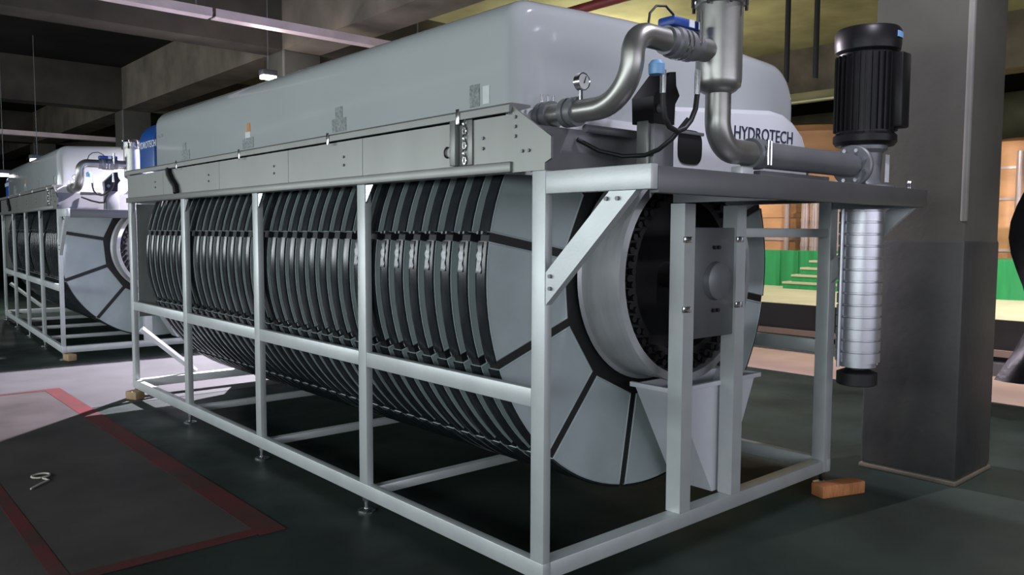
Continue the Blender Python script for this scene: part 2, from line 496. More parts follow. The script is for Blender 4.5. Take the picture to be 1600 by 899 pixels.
build('brace', 'frame', F, lambda bm: prism(bm, [(W_ - 0.07, -0.34, PB - 0.001), (W_ - 0.07, -0.47, PB - 0.001), (W_ - 0.07, -0.001, 1.25), (W_ - 0.07, -0.001, 1.385)], (0.034, 0, 0)))
# rear diagonal brace
build('brace', 'frame', F, lambda bm: tube(bm, [(0.60, 5.62, 0.16), (0.10, 5.62, 0.62)], 0.03, 4))

# --- trough: sheet panels above the posts, bottom flange, top flange
ZT0, ZT1 = 1.80, 2.075
seams = (0.20, 1.42, 2.30, 3.40, 4.60, 5.58)
for a, b in zip(seams, seams[1:]):
    tp = bxs('trough_panel', 'sheet', F, [(0.002, 0.016, a + 0.002, b - 0.002, ZT0 + 0.045, ZT1 - 0.03)])
    for by in ((a + 0.2),):
        for bz in (1.915, 1.96):
            build('bolt', 'greysteel', tp, lambda bm: tube(bm, [(-0.005, by, bz), (0.002, by, bz)], 0.008, 6))
gp = build('trough_end_gusset', 'sheet', F, lambda bm: prism(bm, [(-0.004, 0.199, ZT1), (-0.004, -0.035, 1.932), (-0.004, -0.035, 1.845), (-0.004, 0.0, 1.83), (-0.004, 0.0, 1.80), (-0.004, 0.199, 1.80)], (0.012, 0, 0)))
for (by, bz) in ((0.135, 1.885), (0.095, 1.885), (0.18, 2.03), (0.18, 1.99), (0.18, 1.95)):
    build('bolt', 'greysteel', gp, lambda bm: tube(bm, [(-0.011, by, bz), (-0.004, by, bz)], 0.008, 6))
build('trough_top_flange', 'sheet', F, lambda bm: prism(bm, [(-0.022, 0.20, 2.052), (-0.022, 0.20, 2.082), (-0.010, 0.20, 2.092), (0.10, 0.20, 2.092), (0.10, 0.20, 2.080), (0.0, 0.20, 2.052)], (0, 5.38, 0)))
bxs('trough_bottom_flange', 'sheet', F, [(-0.016, 0.06, 0.201, 5.58, POST_T + 0.001, POST_T + 0.046)], bev=0.004)
bxs('trough_end_plate', 'greysteel', F, [(0.02, 0.90, 0.10, 0.112, PT, 1.995)])
bxs('trough_end_wall', 'lip', F, [(0.02, 2.40, 0.256, 0.268, POST_T, 2.091)])  # closes the gap under the hood, added to block floodlight
bxs('trough_end_plate', 'greysteel', F, [(0.02, W_ - 0.02, 5.56, 5.575, POST_T, 2.08)])
for x0_, x1_ in ((0.05, 0.945), (1.505, W_ - 0.05)):
    bxs('rear_light_block', 'sheet', F, [(x0_, x1_, 5.504, 5.514, 0.75, 1.79)])  # added sheets that block stray floodlight through the rear end
bxs('trough_panel', 'sheet', F, [(W_ - 0.016, W_ - 0.002, 0.2, 5.56, ZT0, ZT1)])
# bracket with chain on the trough side
bk = bxs('bracket', 'sheet', F, [(-0.030, 0.0, 0.565, 0.605, 1.848, 2.05), (-0.006, 0.0, 0.47, 0.564, 1.848, 2.05)], bev=0.003)
for k in range(6):
    build('chain_link', 'chrome', bk, lambda bm: tube(bm, arc((-0.012, 0.515, 2.035 - 0.033 * k), 0.017, 0, 2 * PI, 10, (0, 0.55, 0) if k % 2 else (0.5, 0, 0), (0, 0, 1)), 0.004, 6, cap=False))
build('eyelet', 'black', F, lambda bm: tube(bm, arc((-0.004, 0.655, 1.915), 0.024, PI * 0.5, PI * 1.5, 8, (0, -1, 0), (0, 0, 1)), 0.004, 6))
build('cable', 'black', F, lambda bm: tube(bm, [(-0.014, 4.42, 2.05), (-0.016, 4.40, 2.0), (-0.016, 4.34, 1.95), (-0.014, 4.26, 1.90), (-0.016, 4.24, 1.85)], 0.026, 10), label='black cable hanging down the side sheet')


# --- hood
def hood_profile(i, x0, x1, z0, z1, rl, rr, n=8):
    x0, x1, z1 = x0 + i, x1 - i, z1 - i
    rl, rr = max(rl - i, 0.01), max(rr - i, 0.01)
    pts = [(x0, z0)]
    pts += [(x0 + rl - rl * math.cos(a), z1 - rl + rl * math.sin(a)) for a in [PI / 2 * k / n for k in range(n + 1)]]
    # faint crown
    m = 6
    for k in range(1, m):
        t = k / m
        pts.append((x0 + rl + (x1 - rr - x0 - rl) * t, z1 + 0.035 * math.sin(PI * t)))
    pts += [(x1 - rr + rr * math.sin(a), z1 - rr + rr * math.cos(a)) for a in [PI / 2 * k / n for k in range(n + 1)]]
    pts.append((x1, z0))
    return pts


def hood_loft(bm, y0, y1, r0, r1, x0, x1, z0, z1, rl, rr):
    rows = [(y0 + r0 - r0 * math.sin(PI / 2 * k / 6), r0 - r0 * math.cos(PI / 2 * k / 6)) for k in range(6, -1, -1)]
    rows += [(y1 - r1 + r1 * math.sin(PI / 2 * k / 6), r1 - r1 * math.cos(PI / 2 * k / 6)) for k in range(7)]
    rings = []
    for y, i in rows:
        rings.append([bm.verts.new((x, y, z)) for x, z in hood_profile(i, x0, x1, z0, z1, rl, rr)])
    for a, b in zip(rings, rings[1:]):
        for k in range(len(a) - 1):
            bm.faces.new((a[k], a[k + 1], b[k + 1], b[k]))
        bm.faces.new((a[-1], a[0], b[0], b[-1]))
    # flat ends with a border ring so that the end faces shade flat
    for ring, (y, i), flip in ((rings[0], rows[0], True), (rings[-1], rows[-1], False)):
        inner = [bm.verts.new((x, y, z)) for x, z in hood_profile(i + 0.03, x0, x1, z0 + 0.03, z1, rl, rr)]
        n = len(ring)
        for k in range(n):
            q = (ring[k], ring[(k + 1) % n], inner[(k + 1) % n], inner[k])
            bm.faces.new(q)
        bm.faces.new(inner)


hood = build('hood', 'hood', F, lambda bm: hood_loft(bm, 0.27, 5.02, 0.07, 0.13, 0.055, 2.40, 2.093, 2.575, 0.14, 0.26), smooth=50)
hb = build('hood_end_section', 'blue', F, lambda bm: hood_loft(bm, 5.025, 5.50, 0.01, 0.10, 0.065, 2.39, 2.093, 2.525, 0.20, 0.26), smooth=50, label='blue end section of the hood')
put('lettering', text_mesh('lettering', 'HYDROTECH', 0.085, 'white_ink'), hb, (0.061, 5.46, 2.28), (PI / 2, 0, -PI / 2), label='white lettering on blue')
# stickers on the long side
for (y0, y1, z0, z1, m_) in ((0.49, 0.56, 2.115, 2.215, 'label'), (0.42, 0.465, 2.12, 2.20, 'palelabel'), (1.68, 1.84, 2.115, 2.19, 'label'), (1.72, 1.80, 2.19, 2.255, 'label'),
                             (2.92, 3.10, 2.115, 2.185, 'label'), (2.97, 3.05, 2.185, 2.225, 'palelabel'), (2.97, 3.02, 2.225, 2.285, 'orange_label'),
                             (4.12, 4.30, 2.115, 2.19, 'label'), (4.20, 4.26, 2.19, 2.25, 'label'), (4.74, 4.88, 2.34, 2.365, 'label')):
    bxs('sticker', m_, hood, [(0.052, 0.056, y0, y1, z0, z1)])
for yy in (0.55, 1.75, 2.98, 4.2):
    bxs('latch', 'chrome', F, [(-0.028, -0.0225, yy - 0.012, yy + 0.012, 2.03, 2.10)], bev=0.002)


# --- lip housing below the hood at the near end, with handle hole and lettering
def lip_shape(bm):
    prof = [(0.905, 1.80), (0.955, 2.165), (1.85, 2.235), (1.99, 2.225), (2.10, 2.19), (2.19, 2.13), (2.235, 2.06), (2.25, 1.98), (2.25, 1.80)]
    prism(bm, [(x, 0.12, z) for x, z in prof], (0, 0.135, 0))
    # rounded front border
    a = [bm.verts.new((x, 0.12, z)) for x, z in prof]
    b = [bm.verts.new((1.55 + (x - 1.55) * 0.97, 0.095, 1.80 + (z - 1.80) * 0.94)) for x, z in prof]
    for k in range(len(a) - 1):
        bm.faces.new((a[k], a[k + 1], b[k + 1], b[k]))
    bm.faces.new(b)


lip = build('hood_end_lip', 'lip', F, lip_shape, smooth=30, label='pale moulded lip with printed lettering')


def handle_hole(bm):
    pts = []
    for k in range(28):
        a = 2 * PI * k / 28
        c, s = math.cos(a), math.sin(a)
        pts.append((1.085 + 0.098 * math.copysign(abs(c) ** 0.55, c), 0.090, 1.975 + 0.085 * math.copysign(abs(s) ** 0.6, s)))
    prism(bm, pts, (0, 0.006, 0))


hh = build('hand_hole', 'black', lip, handle_hole, label='dark recessed hand hole')
bxs('hand_grip', 'greysteel', lip, [(0.99, 1.18, 0.075, 0.089, 2.035, 2.052)], bev=0.004)
put('lettering', text_mesh('lettering', 'HYDROTECH', 0.100, 'ink', 0.05), lip, (1.462, 0.0925, 2.05), (PI / 2, -0.02, 0), label='dark printed lettering')

# --- discs
TH = 0.068     # disc thickness
GAPA = math.radians(1.1)


def ring_solid(bm, r0, r1, y0, y1, a0, a1, n):
    rows = []
    for k in range(n + 1):
        a = a0 + (a1 - a0) * k / n
        c, s = math.cos(a), math.sin(a)
        rows.append([bm.verts.new((r * c, y, r * s)) for r, y in ((r0, y0), (r1 - 0.006, y0), (r1 - 0.0015, y0 + 0.010), (r1, y0 + 0.022), (r1, y1 - 0.022), (r1 - 0.0015, y1 - 0.010), (r1 - 0.006, y1), (r0, y1))])
    for a, b in zip(rows, rows[1:]):
        for k in range(8):
            bm.faces.new((a[k], a[(k + 1) % 8], b[(k + 1) % 8], b[k]))
    bm.faces.new(rows[0])
    bm.faces.new(rows[-1][::-1])


PH = math.radians(170)
STEP = math.radians(30)


def disc_core(bm):
    n = 72
    rows = []
    for k in range(n):
        a = 2 * PI * k / n
        c, s = math.cos(a), math.sin(a)
        rows.append([bm.verts.new((r * c, y, r * s)) for r, y in ((0.565, 0.004), (1.160, 0.004), (1.160, TH - 0.004), (0.565, TH - 0.004))])
    for i in range(n):
        a, b = rows[i], rows[(i + 1) % n]
        for k in range(4):
            bm.faces.new((a[k], a[(k + 1) % 4], b[(k + 1) % 4], b[k]))


def disc_rim(bm):
    for k in range(12):
        ring_solid(bm, 1.161, RD, 0.0, TH, PH + STEP * k + GAPA, PH + STEP * (k + 1) - GAPA, 7)


def seg_panel(bm, ya=-0.002, yb=TH + 0.002, ctr=0.0):
    """one filter segment: arc outside, straight chord inside, bevelled border"""
    n = 8
    g = 0.021

    def outline(ins):
        ro, ri = 1.164 - ins, 0.642 + ins
        gg = g + ins
        ha = STEP / 2
        ao = ha - math.asin(gg / ro)
        pts = [(ro * math.cos(ctr - ao + 2 * ao * k / n), ro * math.sin(ctr - ao + 2 * ao * k / n)) for k in range(n + 1)]
        rr = ri / math.cos(ha)
        ai = ha - math.asin(gg / rr)
        pts += [(rr * math.cos(ctr + ai), rr * math.sin(ctr + ai)), (rr * math.cos(ctr - ai), rr * math.sin(ctr - ai))]
        return pts
    rings = [[bm.verts.new((x, y, z)) for x, z in outline(i)] for y, i in ((ya + 0.0035, 0.010), (ya, 0.006), (ya + 0.004, 0.0), (yb - 0.004, 0.0), (yb, 0.006), (yb - 0.0035, 0.010))]
    for a, b in zip(rings, rings[1:]):
        for k in range(len(a)):
            bm.faces.new((a[k], a[(k + 1) % len(a)], b[(k + 1) % len(a)], b[k]))
    bm.faces.new(rings[0])
    bm.faces.new(rings[-1][::-1])


def clip_shape(bm):
    # crinkled strap over the rim just below a joint (built at angle 170 degrees)
    rows = []
    for k in range(8):
        a = math.radians(171.3 + 1.0 * k)
        rr = RD + 0.002 + 0.004 * (k % 2)
        w = 0.019 - 0.003 * (k % 3)
        rows.append([bm.verts.new((r * math.cos(a), TH / 2 + y, r * math.sin(a))) for r, y in ((rr - 0.004, -w), (rr, -w), (rr, w), (rr - 0.004, w))])
    for a, b in zip(rows, rows[1:]):
        for k in range(4):
            bm.faces.new((a[k], a[(k + 1) % 4], b[(k + 1) % 4], b[k]))
    bm.faces.new(rows[0])
    bm.faces.new(rows[-1][::-1])


def clip_bolt(bm):
    a = math.radians(169.4)
    p = Vector((RD * math.cos(a), 0.0, RD * math.sin(a)))
    tube(bm, [p + Vector((0.01, 0, 0)), p + Vector((-0.016, 0, 0.004))], 0.008, 6)


def hook_shape(bm):
    a = math.radians(198.6)
    p = Vector((RD * math.cos(a), 0.03, RD * math.sin(a)))
    tube(bm, [p + Vector((0.01, 0, -0.012)), p + Vector((-0.014, 0, -0.006)), p + Vector((-0.018, 0.006, 0.010)), p + Vector((-0.012, 0.016, 0.018))], 0.0025, 6)


def mk(name, material, fn, smooth=35):
    bm = bmesh.new()
    fn(bm)
    return mesh_of(name, bm, material, smooth)


ME_core = mk('disc_core', 'black', disc_core)
ME_rim = mk('rim', 'rim', disc_rim)
ME_pan = mk('filter_panel', 'panel', seg_panel)


def all_panels(bm):
    for k in range(12):
        seg_panel(bm, ctr=PH + STEP * (k + 0.5))


ME_pans = mk('filter_panels', 'panel', all_panels)
ME_clip = mk('clip', 'clipsteel', clip_shape)
ME_cbolt = mk('clip_bolt', 'clipsteel', clip_bolt)
ME_hook = mk('hook_bolt', 'clipsteel', hook_shape)
for i in range(NDISC):
    d = put('filter_disc', ME_core, F, (CX, Y0 + PITCH * i, CZD))
    put('rim', ME_rim, d)
    if i < 8:
        for k in range(12):
            put('filter_panel', ME_pan, d, rot=(0, -(PH + STEP * (k + 0.5)), 0))
    else:
        put('filter_panel', ME_pans, d, kind='stuff')
    if i < 9:
        put('clip', ME_clip, d)
        for y in (0.018, 0.05):
            put('clip_bolt', ME_cbolt, d, (0, y, 0))
    if i < 17:
        put('hook_bolt', ME_hook, d)

# --- drum: body through the discs, plain end shell with dark toothed inside
dr = build('drum', 'black', F, lambda bm: lathe(bm, [(0.0, 0.46), (0.563, 0.46), (0.563, 5.32), (0.0, 5.32)], (CX, 0, CZD), 'y', 64))
build('drum_shell', 'drum', dr, lambda bm: lathe(bm, [(0.556, 0.45), (0.580, 0.44), (0.560, 0.43), (0.556, 0.40), (0.556, 0.22), (0.562, 0.215), (0.562, 0.18), (0.520, 0.178), (0.518, 0.20), (0.518, 0.452), (0.556, 0.45)], (CX, 0, CZD), 'y', 72), label='pale grey drum end shell')
build('drum_end', 'black', dr, lambda bm: lathe(bm, [(0.0, 0.34), (0.40, 0.34), (0.40, 0.215), (0.517, 0.215), (0.517, 0.345), (0.0, 0.345)], (CX, 0, CZD), 'y', 64))
ME_tooth = mk('chain_roller', 'motor', lambda bm: tube(bm, [(0, -0.035, 0), (0, 0.0, 0)], 0.017, 10))
for k in range(44):
    a = 2 * PI * k / 44
    for rr, da in ((0.485, 0.0), (0.452, PI / 44)):
        put('chain_roller', ME_tooth, dr, (CX + rr * math.cos(a + da), 0.215, CZD + rr * math.sin(a + da)))


# --- white outlet hopper under the drum end
def hopper(bm):
    top = [(1.00, 0.10), (1.74, 0.10), (1.74, 0.36), (1.00, 0.36)]
    bot = [(1.345, 0.10), (1.46, 0.10), (1.46, 0.36), (1.345, 0.36)]
    a = [bm.verts.new((x, y, 0.755)) for x, y in top]
    b = [bm.verts.new((x, y, 0.162)) for x, y in bot]
    ai = [bm.verts.new((x + (0.012 if x < 1.3 else -0.012), y + (0.012 if y < 0.2 else -0.012), 0.755)) for x, y in top]
    bi = [bm.verts.new((x + (0.012 if x < 1.4 else -0.012), y + (0.012 if y < 0.2 else -0.012), 0.175)) for x, y in bot]
    for k in range(4):
        j = (k + 1) % 4
        bm.faces.new((a[k], a[j], b[j], b[k]))
        bm.faces.new((ai[k], bi[k], bi[j], ai[j]))
        bm.faces.new((a[k], ai[k], ai[j], a[j]))
    bm.faces.new(b)
    bm.faces.new(bi[::-1])


hp = build('outlet_hopper', 'white', F, hopper, smooth=20, label='white tapering outlet hopper below the drum')
bxs('hopper_lip', 'white', hp, [(0.975, 0.999, 0.09, 0.37, 0.74, 0.765), (1.741, 1.765, 0.09, 0.37, 0.74, 0.765), (0.975, 1.765, 0.076, 0.0995, 0.74, 0.765)], bev=0.003)

# ------------------------------------------------------------------ backwash pipework on the platform
PY = -0.28
P = thing('backwash_pipework', 'bent steel pipe with filter canister on the near filter platform', 'pipework', (0, 0, 0), 'backwash pipework of the filters')
pts = [(0.2, 0.265, 2.055)] + arc((0.2, -0.09, 2.245), 0.19, -PI / 2, -PI, 12, (0, 1, 0), (0, 0, 1))
pts += arc((0.285, PY, 2.245), 0.085, PI, PI / 2, 10, (1, 0, 0), (0, 0, 1))[1:]
pts += [(0.40, PY, 2.33)]
build('riser_pipe', 'pipe', P, lambda bm: tube(bm, pts, 0.047, 24), smooth=60)
for y_ in (0.20, 0.05):
    build('pipe_coupling', 'greysteel', P, lambda bm: lathe(bm, [(0.047, -0.035), (0.062, -0.035), (0.062, -0.008), (0.055, -0.008), (0.055, 0.008), (0.062, 0.008), (0.062, 0.035), (0.047, 0.035)], (0.2, y_, 2.055), 'y', 24))
for dx in (-0.035, 0.0, 0.035):
    build('coupling_bolt', 'chrome', P, lambda bm: tube(bm, [(0.2 + dx, 0.20, 2.11), (0.2 + dx, 0.20, 2.145)], 0.007, 6))
# butterfly valve with blue band
vb = build('valve_body', 'greysteel', P, lambda bm: lathe(bm, [(0.047, 0.40), (0.058, 0.40), (0.058, 0.43), (0.066, 0.44), (0.066, 0.56), (0.058, 0.57), (0.058, 0.60), (0.05, 0.60)], (0, PY, 2.33), 'x', 28))
for x_ in (0.47, 0.50):
    build('clamp_band', 'chrome', vb, lambda bm: lathe(bm, [(0.0665, x_), (0.069, x_), (0.069, x_ + 0.008), (0.0665, x_ + 0.008)], (0, PY, 2.33), 'x', 28))
bh = bxs('valve_handle', 'blue_handle', vb, [(0.40, 0.60, PY - 0.045, PY + 0.045, 2.385, 2.425)], bev=0.012, label='blue valve handle')
bxs('valve_tag', 'white_ink', bh, [(0.495, 0.53, PY - 0.0485, PY - 0.0452, 2.39, 2.42)])
build('blue_cap', 'lightblue', P, lambda bm: lathe(bm, [(0, 0), (0.03, 0), (0.032, 0.012), (0.032, 0.04), (0.02, 0.055), (0, 0.055)], (0.285, PY - 0.05, 2.17), seg=20), label='light blue plastic cap')
# canister
cn = build('canister', 'pipe', P, lambda bm: lathe(bm, [(0.056, 2.155), (0.075, 2.165), (0.096, 2.185), (0.10, 2.215), (0.10, 2.53), (0.112, 2.535), (0.112, 2.548)], (0.775, PY, 0), seg=36), smooth=50)
build('canister_lid', 'chrome', cn, lambda bm: lathe(bm, [(0.112, 2.549), (0.116, 2.552), (0.116, 2.60), (0.10, 2.615), (0.05, 2.64), (0, 2.645)], (0.775, PY, 0), seg=36))
for k in range(8):
    a = 2 * PI * k / 8 + 0.2
    build('lid_bolt', 'black', cn, lambda bm: tube(bm, [(0.775 + 0.122 * math.cos(a), PY + 0.122 * math.sin(a), 2.52), (0.775 + 0.122 * math.cos(a), PY + 0.122 * math.sin(a), 2.62)], 0.008, 6))
build('canister_inlet', 'pipe', cn, lambda bm: tube(bm, [(0.601, PY, 2.33), (0.69, PY, 2.33)], 0.05, 24))
bxs('canister_tab', 'pipe', cn, [(0.862, 0.885, PY - 0.02, PY + 0.02, 2.40, 2.42)])
# drop pipe, elbow and run to the pump
dp = [(0.775, PY, 2.156), (0.775, PY, 2.06)] + arc((0.905, PY, 2.045), 0.13, PI, PI * 1.5, 10, (1, 0, 0), (0, 0, 1)) + [(1.06, PY, 1.915)]
build('elbow_pipe', 'pipe', P, lambda bm: tube(bm, dp, 0.056, 24), smooth=60)
build('pipe_coupling', 'greysteel', P, lambda bm: lathe(bm, [(0.056, 1.03), (0.07, 1.03), (0.072, 1.05), (0.072, 1.10), (0.07, 1.12), (0.056, 1.12)], (0, PY, 1.915), 'x', 28))
for x_ in (1.06, 1.085):
    build('clamp_bolt', 'chrome', P, lambda bm: tube(bm, [(x_, PY - 0.078, 1.86), (x_, PY - 0.078, 1.97)], 0.006, 6))
build('delivery_pipe', 'greysteel', P, lambda bm: tube(bm, [(1.061, PY, 1.915), (2.02, PY, 1.915)], 0.062, 28), smooth=60)
bxs('pipe_support', 'frame', P, [(0.93, 1.02, PY - 0.03, PY + 0.03, PT - 0.004, 1.85)], bev=0.003)
bxs('pipe_support', 'greysteel', P, [(1.10, 1.75, PY - 0.02, PY + 0.02, PT - 0.004, 1.84)], bev=0.003)
# gauge
ga = build('pressure_gauge', 'chrome', P, lambda bm: (lathe(bm, [(0, 0.014), (0.030, 0.014), (0.037, 0.008), (0.037, -0.018), (0.034, -0.022), (0.031, -0.018)], (0.2, 0.0, 2.175), 'y', 24),
                                                      tube(bm, [(0.2, 0.0, 2.10), (0.2, 0.0, 2.14)], 0.009, 8)))
build('gauge_face', 'glass', ga, lambda bm: lathe(bm, [(0, -0.0185), (0.031, -0.0185), (0.031, -0.012), (0, -0.012)], (0.2, 0.0, 2.175), 'y', 24))
build('gauge_needle', 'black', ga, lambda bm: prism(bm, [(0.197, -0.021, 2.168), (0.203, -0.021, 2.168), (0.213, -0.021, 2.197), (0.210, -0.021, 2.198)], (0, 0.002, 0)))
# thin hose loop with bright ends
build('hose', 'black', P, lambda bm: tube(bm, [(0.315, PY - 0.06, 2.10), (0.318, PY - 0.06, 2.05), (0.33, PY - 0.06, 2.005), (0.36, PY - 0.06, 1.972), (0.41, PY - 0.06, 1.958), (0.46, PY - 0.06, 1.975), (0.50, PY - 0.06, 2.01), (0.53, PY - 0.06, 2.06), (0.54, PY - 0.06, 2.12)], 0.011, 10), smooth=60)
for (hx, z0, z1) in ((0.315, 2.10, 2.19), (0.54, 2.12, 2.22), (0.555, 2.33, 2.46)):
    build('hose_end', 'chrome', P, lambda bm: tube(bm, [(hx, PY - 0.06, z0), (hx, PY - 0.06, z1)], 0.012, 10))
build('sensor_wire', 'black', P, lambda bm: tube(bm, [(0.28, PY - 0.01, 2.37), (0.30, PY, 2.42), (0.34, PY, 2.455), (0.40, PY, 2.465), (0.45, PY, 2.44), (0.46, PY, 2.425)], 0.005, 8), smooth=60)
build('thin_pipe', 'greysteel', P, lambda bm: tube(bm, [(0.25, 0.02, 1.99), (0.66, 0.02, 1.99)], 0.018, 12))
build('drain_hose', 'black', P, lambda bm: tube(bm, [(0.505, -0.325, 2.02), (0.47, -0.27, 1.94), (0.47, -0.20, 1.90), (0.48, -0.12, 1.882), (0.45, -0.02, 1.882), (0.37, 0.05, 1.905), (0.27, 0.085, 1.95)], 0.010, 8), smooth=60)

# black control valve on a grey stand, between pipe and lip
V = thing('backwash_valve', 'black valve actuator on grey stand behind the hose loop', 'valve', (0.0, 0.0, 0.0), 'backwash valves of the filters')


def valve_shape(bm):
    prism(bm, [(x - 0.05, -0.16, z) for x, z in ((0.535, 2.02), (0.53, 2.13), (0.58, 2.18), (0.645, 2.245), (0.68, 2.25), (0.685, 2.19), (0.71, 2.15), (0.68, 2.11), (0.675, 2.02))], (0, 0.12, 0))


build('actuator', 'motor', V, valve_shape, smooth=25)
build('actuator_knob', 'greysteel', V, lambda bm: lathe(bm, [(0, -0.185), (0.018, -0.185), (0.02, -0.161)], (0.52, 0, 2.08), 'y', 16))
bxs('stand', 'greysteel', V, [(0.50, 0.64, -0.15, -0.05, PT - 0.004, 2.02)], bev=0.006)
bxs('stand_flange', 'sheet', V, [(0.48, 0.499, -0.13, -0.07, PT - 0.004, 2.03)], bev=0.003)

# ------------------------------------------------------------------ immersed pump at the end of the platform
PX, PYY = 2.19, -0.27
U = thing('pump', 'tall vertical pump with black motor beside the concrete pillar', 'pump', (PX, PYY, 0))


def sleeve(bm):
    prof = [(0.0, 0.80), (0.10, 0.80), (0.10, 0.83)]
    z = 0.83
    n = 13
    h = (PB - 0.01 - z) / n
    for k in range(n):
        prof += [(0.118, z), (0.118, z + h * 0.80), (0.110, z + h * 0.84), (0.110, z + h * 0.97)]
        z += h
    prof += [(0.118, PB - 0.008), (0.0, PB - 0.008)]
    lathe(bm, prof, seg=36)


build('pump_stack', 'stack', U, sleeve, smooth=30, label='ribbed stainless pump stack under the platform')
for sx in (-1, 1):
    build('tie_rod', 'stack', U, lambda bm: tube(bm, [(sx * 0.115, -0.055 * sx, 0.80), (sx * 0.115, -0.055 * sx, PB - 0.008)], 0.010, 8))
build('strainer_foot', 'black', U, lambda bm: lathe(bm, [(0, 0.695), (0.10, 0.695), (0.108, 0.70), (0.108, 0.765), (0.06, 0.785), (0.06, 0.80), (0, 0.80)], seg=28))
build('pump_head', 'greysteel', U, lambda bm: lathe(bm, [(0, PT - 0.003), (0.16, PT - 0.003), (0.16, PT + 0.022), (0.10, PT + 0.03), (0.085, 1.85), (0.095, 1.99), (0.12, 2.01), (0.12, 2.03), (0, 2.03)], seg=32))
fl = build('flange', 'greysteel', U, lambda bm: lathe(bm, [(0, -0.168), (0.105, -0.168), (0.112, -0.160), (0.112, -0.140), (0.07, -0.136), (0.07, -0.07)], (0, -0.01, 1.915), 'x', 32))
for k in range(8):
    a = 2 * PI * k / 8 + 0.39
    build('flange_bolt', 'chrome', fl, lambda bm: tube(bm, [(-0.188, -0.01 + 0.085 * math.cos(a), 1.915 + 0.085 * math.sin(a)), (-0.168, -0.01 + 0.085 * math.cos(a), 1.915 + 0.085 * math.sin(a))], 0.011, 6))
bxs('coupling_guard', 'white', U, [(0.02, 0.06, -0.115, -0.110, 1.83, 1.98)])
for bx_ in (0.10, 0.125):
    build('stud', 'chrome', U, lambda bm: tube(bm, [(bx_, -0.20, PT - 0.003), (bx_, -0.20, PT + 0.03), (bx_ + 0.012, -0.20, PT + 0.045)], 0.006, 8))
mo = build('motor', 'motor', U, lambda bm: lathe(bm, [(0, 2.031), (0.15, 2.031), (0.165, 2.05), (0.165, 2.085), (0.15, 2.10), (0.15, 2.53), (0.168, 2.545), (0.172, 2.58), (0.172, 2.645), (0.16, 2.665), (0.0, 2.672)], seg=40))
for k in range(30):
    a = 2 * PI * k / 30
    r0, r1 = 0.149, 0.166
    build('cooling_fin', 'motor', mo, lambda bm: prism(bm, [(r0 * math.cos(a) - 0.003 * math.sin(a), r0 * math.sin(a) + 0.003 * math.cos(a), 2.11), (r1 * math.cos(a) - 0.002 * math.sin(a), r1 * math.sin(a) + 0.002 * math.cos(a), 2.11),
                                                       (r1 * math.cos(a) + 0.002 * math.sin(a), r1 * math.sin(a) - 0.002 * math.cos(a), 2.11), (r0 * math.cos(a) + 0.003 * math.sin(a), r0 * math.sin(a) - 0.003 * math.cos(a), 2.11)], (0, 0, 0.41)))
bxs('terminal_box', 'motor', mo, [(-0.02, 0.085, -0.205, -0.13, 2.12, 2.52)], bev=0.012)


def plate_arc(bm):
    rows = []
    for k in range(5):
        a = math.radians(-98 + 7 * k)
        rows.append([bm.verts.new((r * math.cos(a), r * math.sin(a), z)) for r, z in ((0.173, 2.60), (0.176, 2.60), (0.176, 2.632), (0.173, 2.632))])
    for a, b in zip(rows, rows[1:]):
        for k in range(4):
            bm.faces.new((a[k], a[(k + 1) % 4], b[(k + 1) % 4], b[k]))
    bm.faces.new(rows[0])
    bm.faces.new(rows[-1][::-1])


build('name_plate', 'lightblue', mo, plate_arc, label='pale blue maker plate')


# ------------------------------------------------------------------ second filter farther down the row
def copy_tree(o, parent=None):
    c = o.copy()
    COL.objects.link(c)
    c.parent = parent
    for ch in list(o.children):
        copy_tree(ch, c)
    return c


Y2 = 8.32
F2 = copy_tree(F)
F2.location = (0.0, Y2, 0)
F2.rotation_euler = (0, 0, math.radians(-3.2))
F2['label'] = 'far disc filter with glaring lit hood end at left'
P2 = copy_tree(P)
P2.location = (0.0, Y2, 0)
P2.rotation_euler = (0, 0, math.radians(-3.2))
P2['label'] = 'bent pipe with canister before the glaring far hood end'
V2 = copy_tree(V)
V2.location = (0.0, Y2, 0)
V2.rotation_euler = (0, 0, math.radians(-3.2))
V2['label'] = 'dark valve beside the canister on the far filter'

# ------------------------------------------------------------------ timber blocks and floor litter
b1 = build('timber_block', 'wood2', None, lambda bm: box(bm, -0.16, 0.16, -0.05, 0.05, 0, 0.075, bev=0.008), loc=(2.30, -0.13, 0), rot=(0, 0, -0.35))
tag(b1, 'orange timber block under the frame corner by the pillar', 'timber block', 'timber blocks at the frame feet')
b2 = build('timber_block', 'wood', None, lambda bm: box(bm, -0.05, 0.05, -0.07, 0.07, 0, 0.075, bev=0.01), loc=(-0.03, 5.42, 0), rot=(0, 0, 0.4))
tag(b2, 'pale timber block under the far left corner of the near filter', 'timber block', 'timber blocks at the frame feet')
b3 = build('timber_block', 'wood', None, lambda bm: box(bm, -0.05, 0.05, -0.07, 0.07, 0, 0.078, bev=0.01), loc=(0.06, Y2 - 0.08, 0), rot=(0, 0, 0.2))
tag(b3, 'pale timber block under the near corner of the far filter', 'timber block', 'timber blocks at the frame feet')
st = build('string_loop', 'plug', None, lambda bm: tube(bm, [Vector(p) for p in ((-0.10, -0.22, 0.006), (-0.04, -0.15, 0.006), (0.02, -0.10, 0.006), (0.0, -0.03, 0.006))] +
                                                        arc((0.0, 0.03, 0.008), 0.05, -PI / 2, PI * 1.45, 16, (1, 0, 0), (0, 1, 0)), 0.006, 6), loc=(-1.21, 3.27, 0.003), smooth=60)
tag(st, 'pale curled string lying on the grey walkway', 'string')

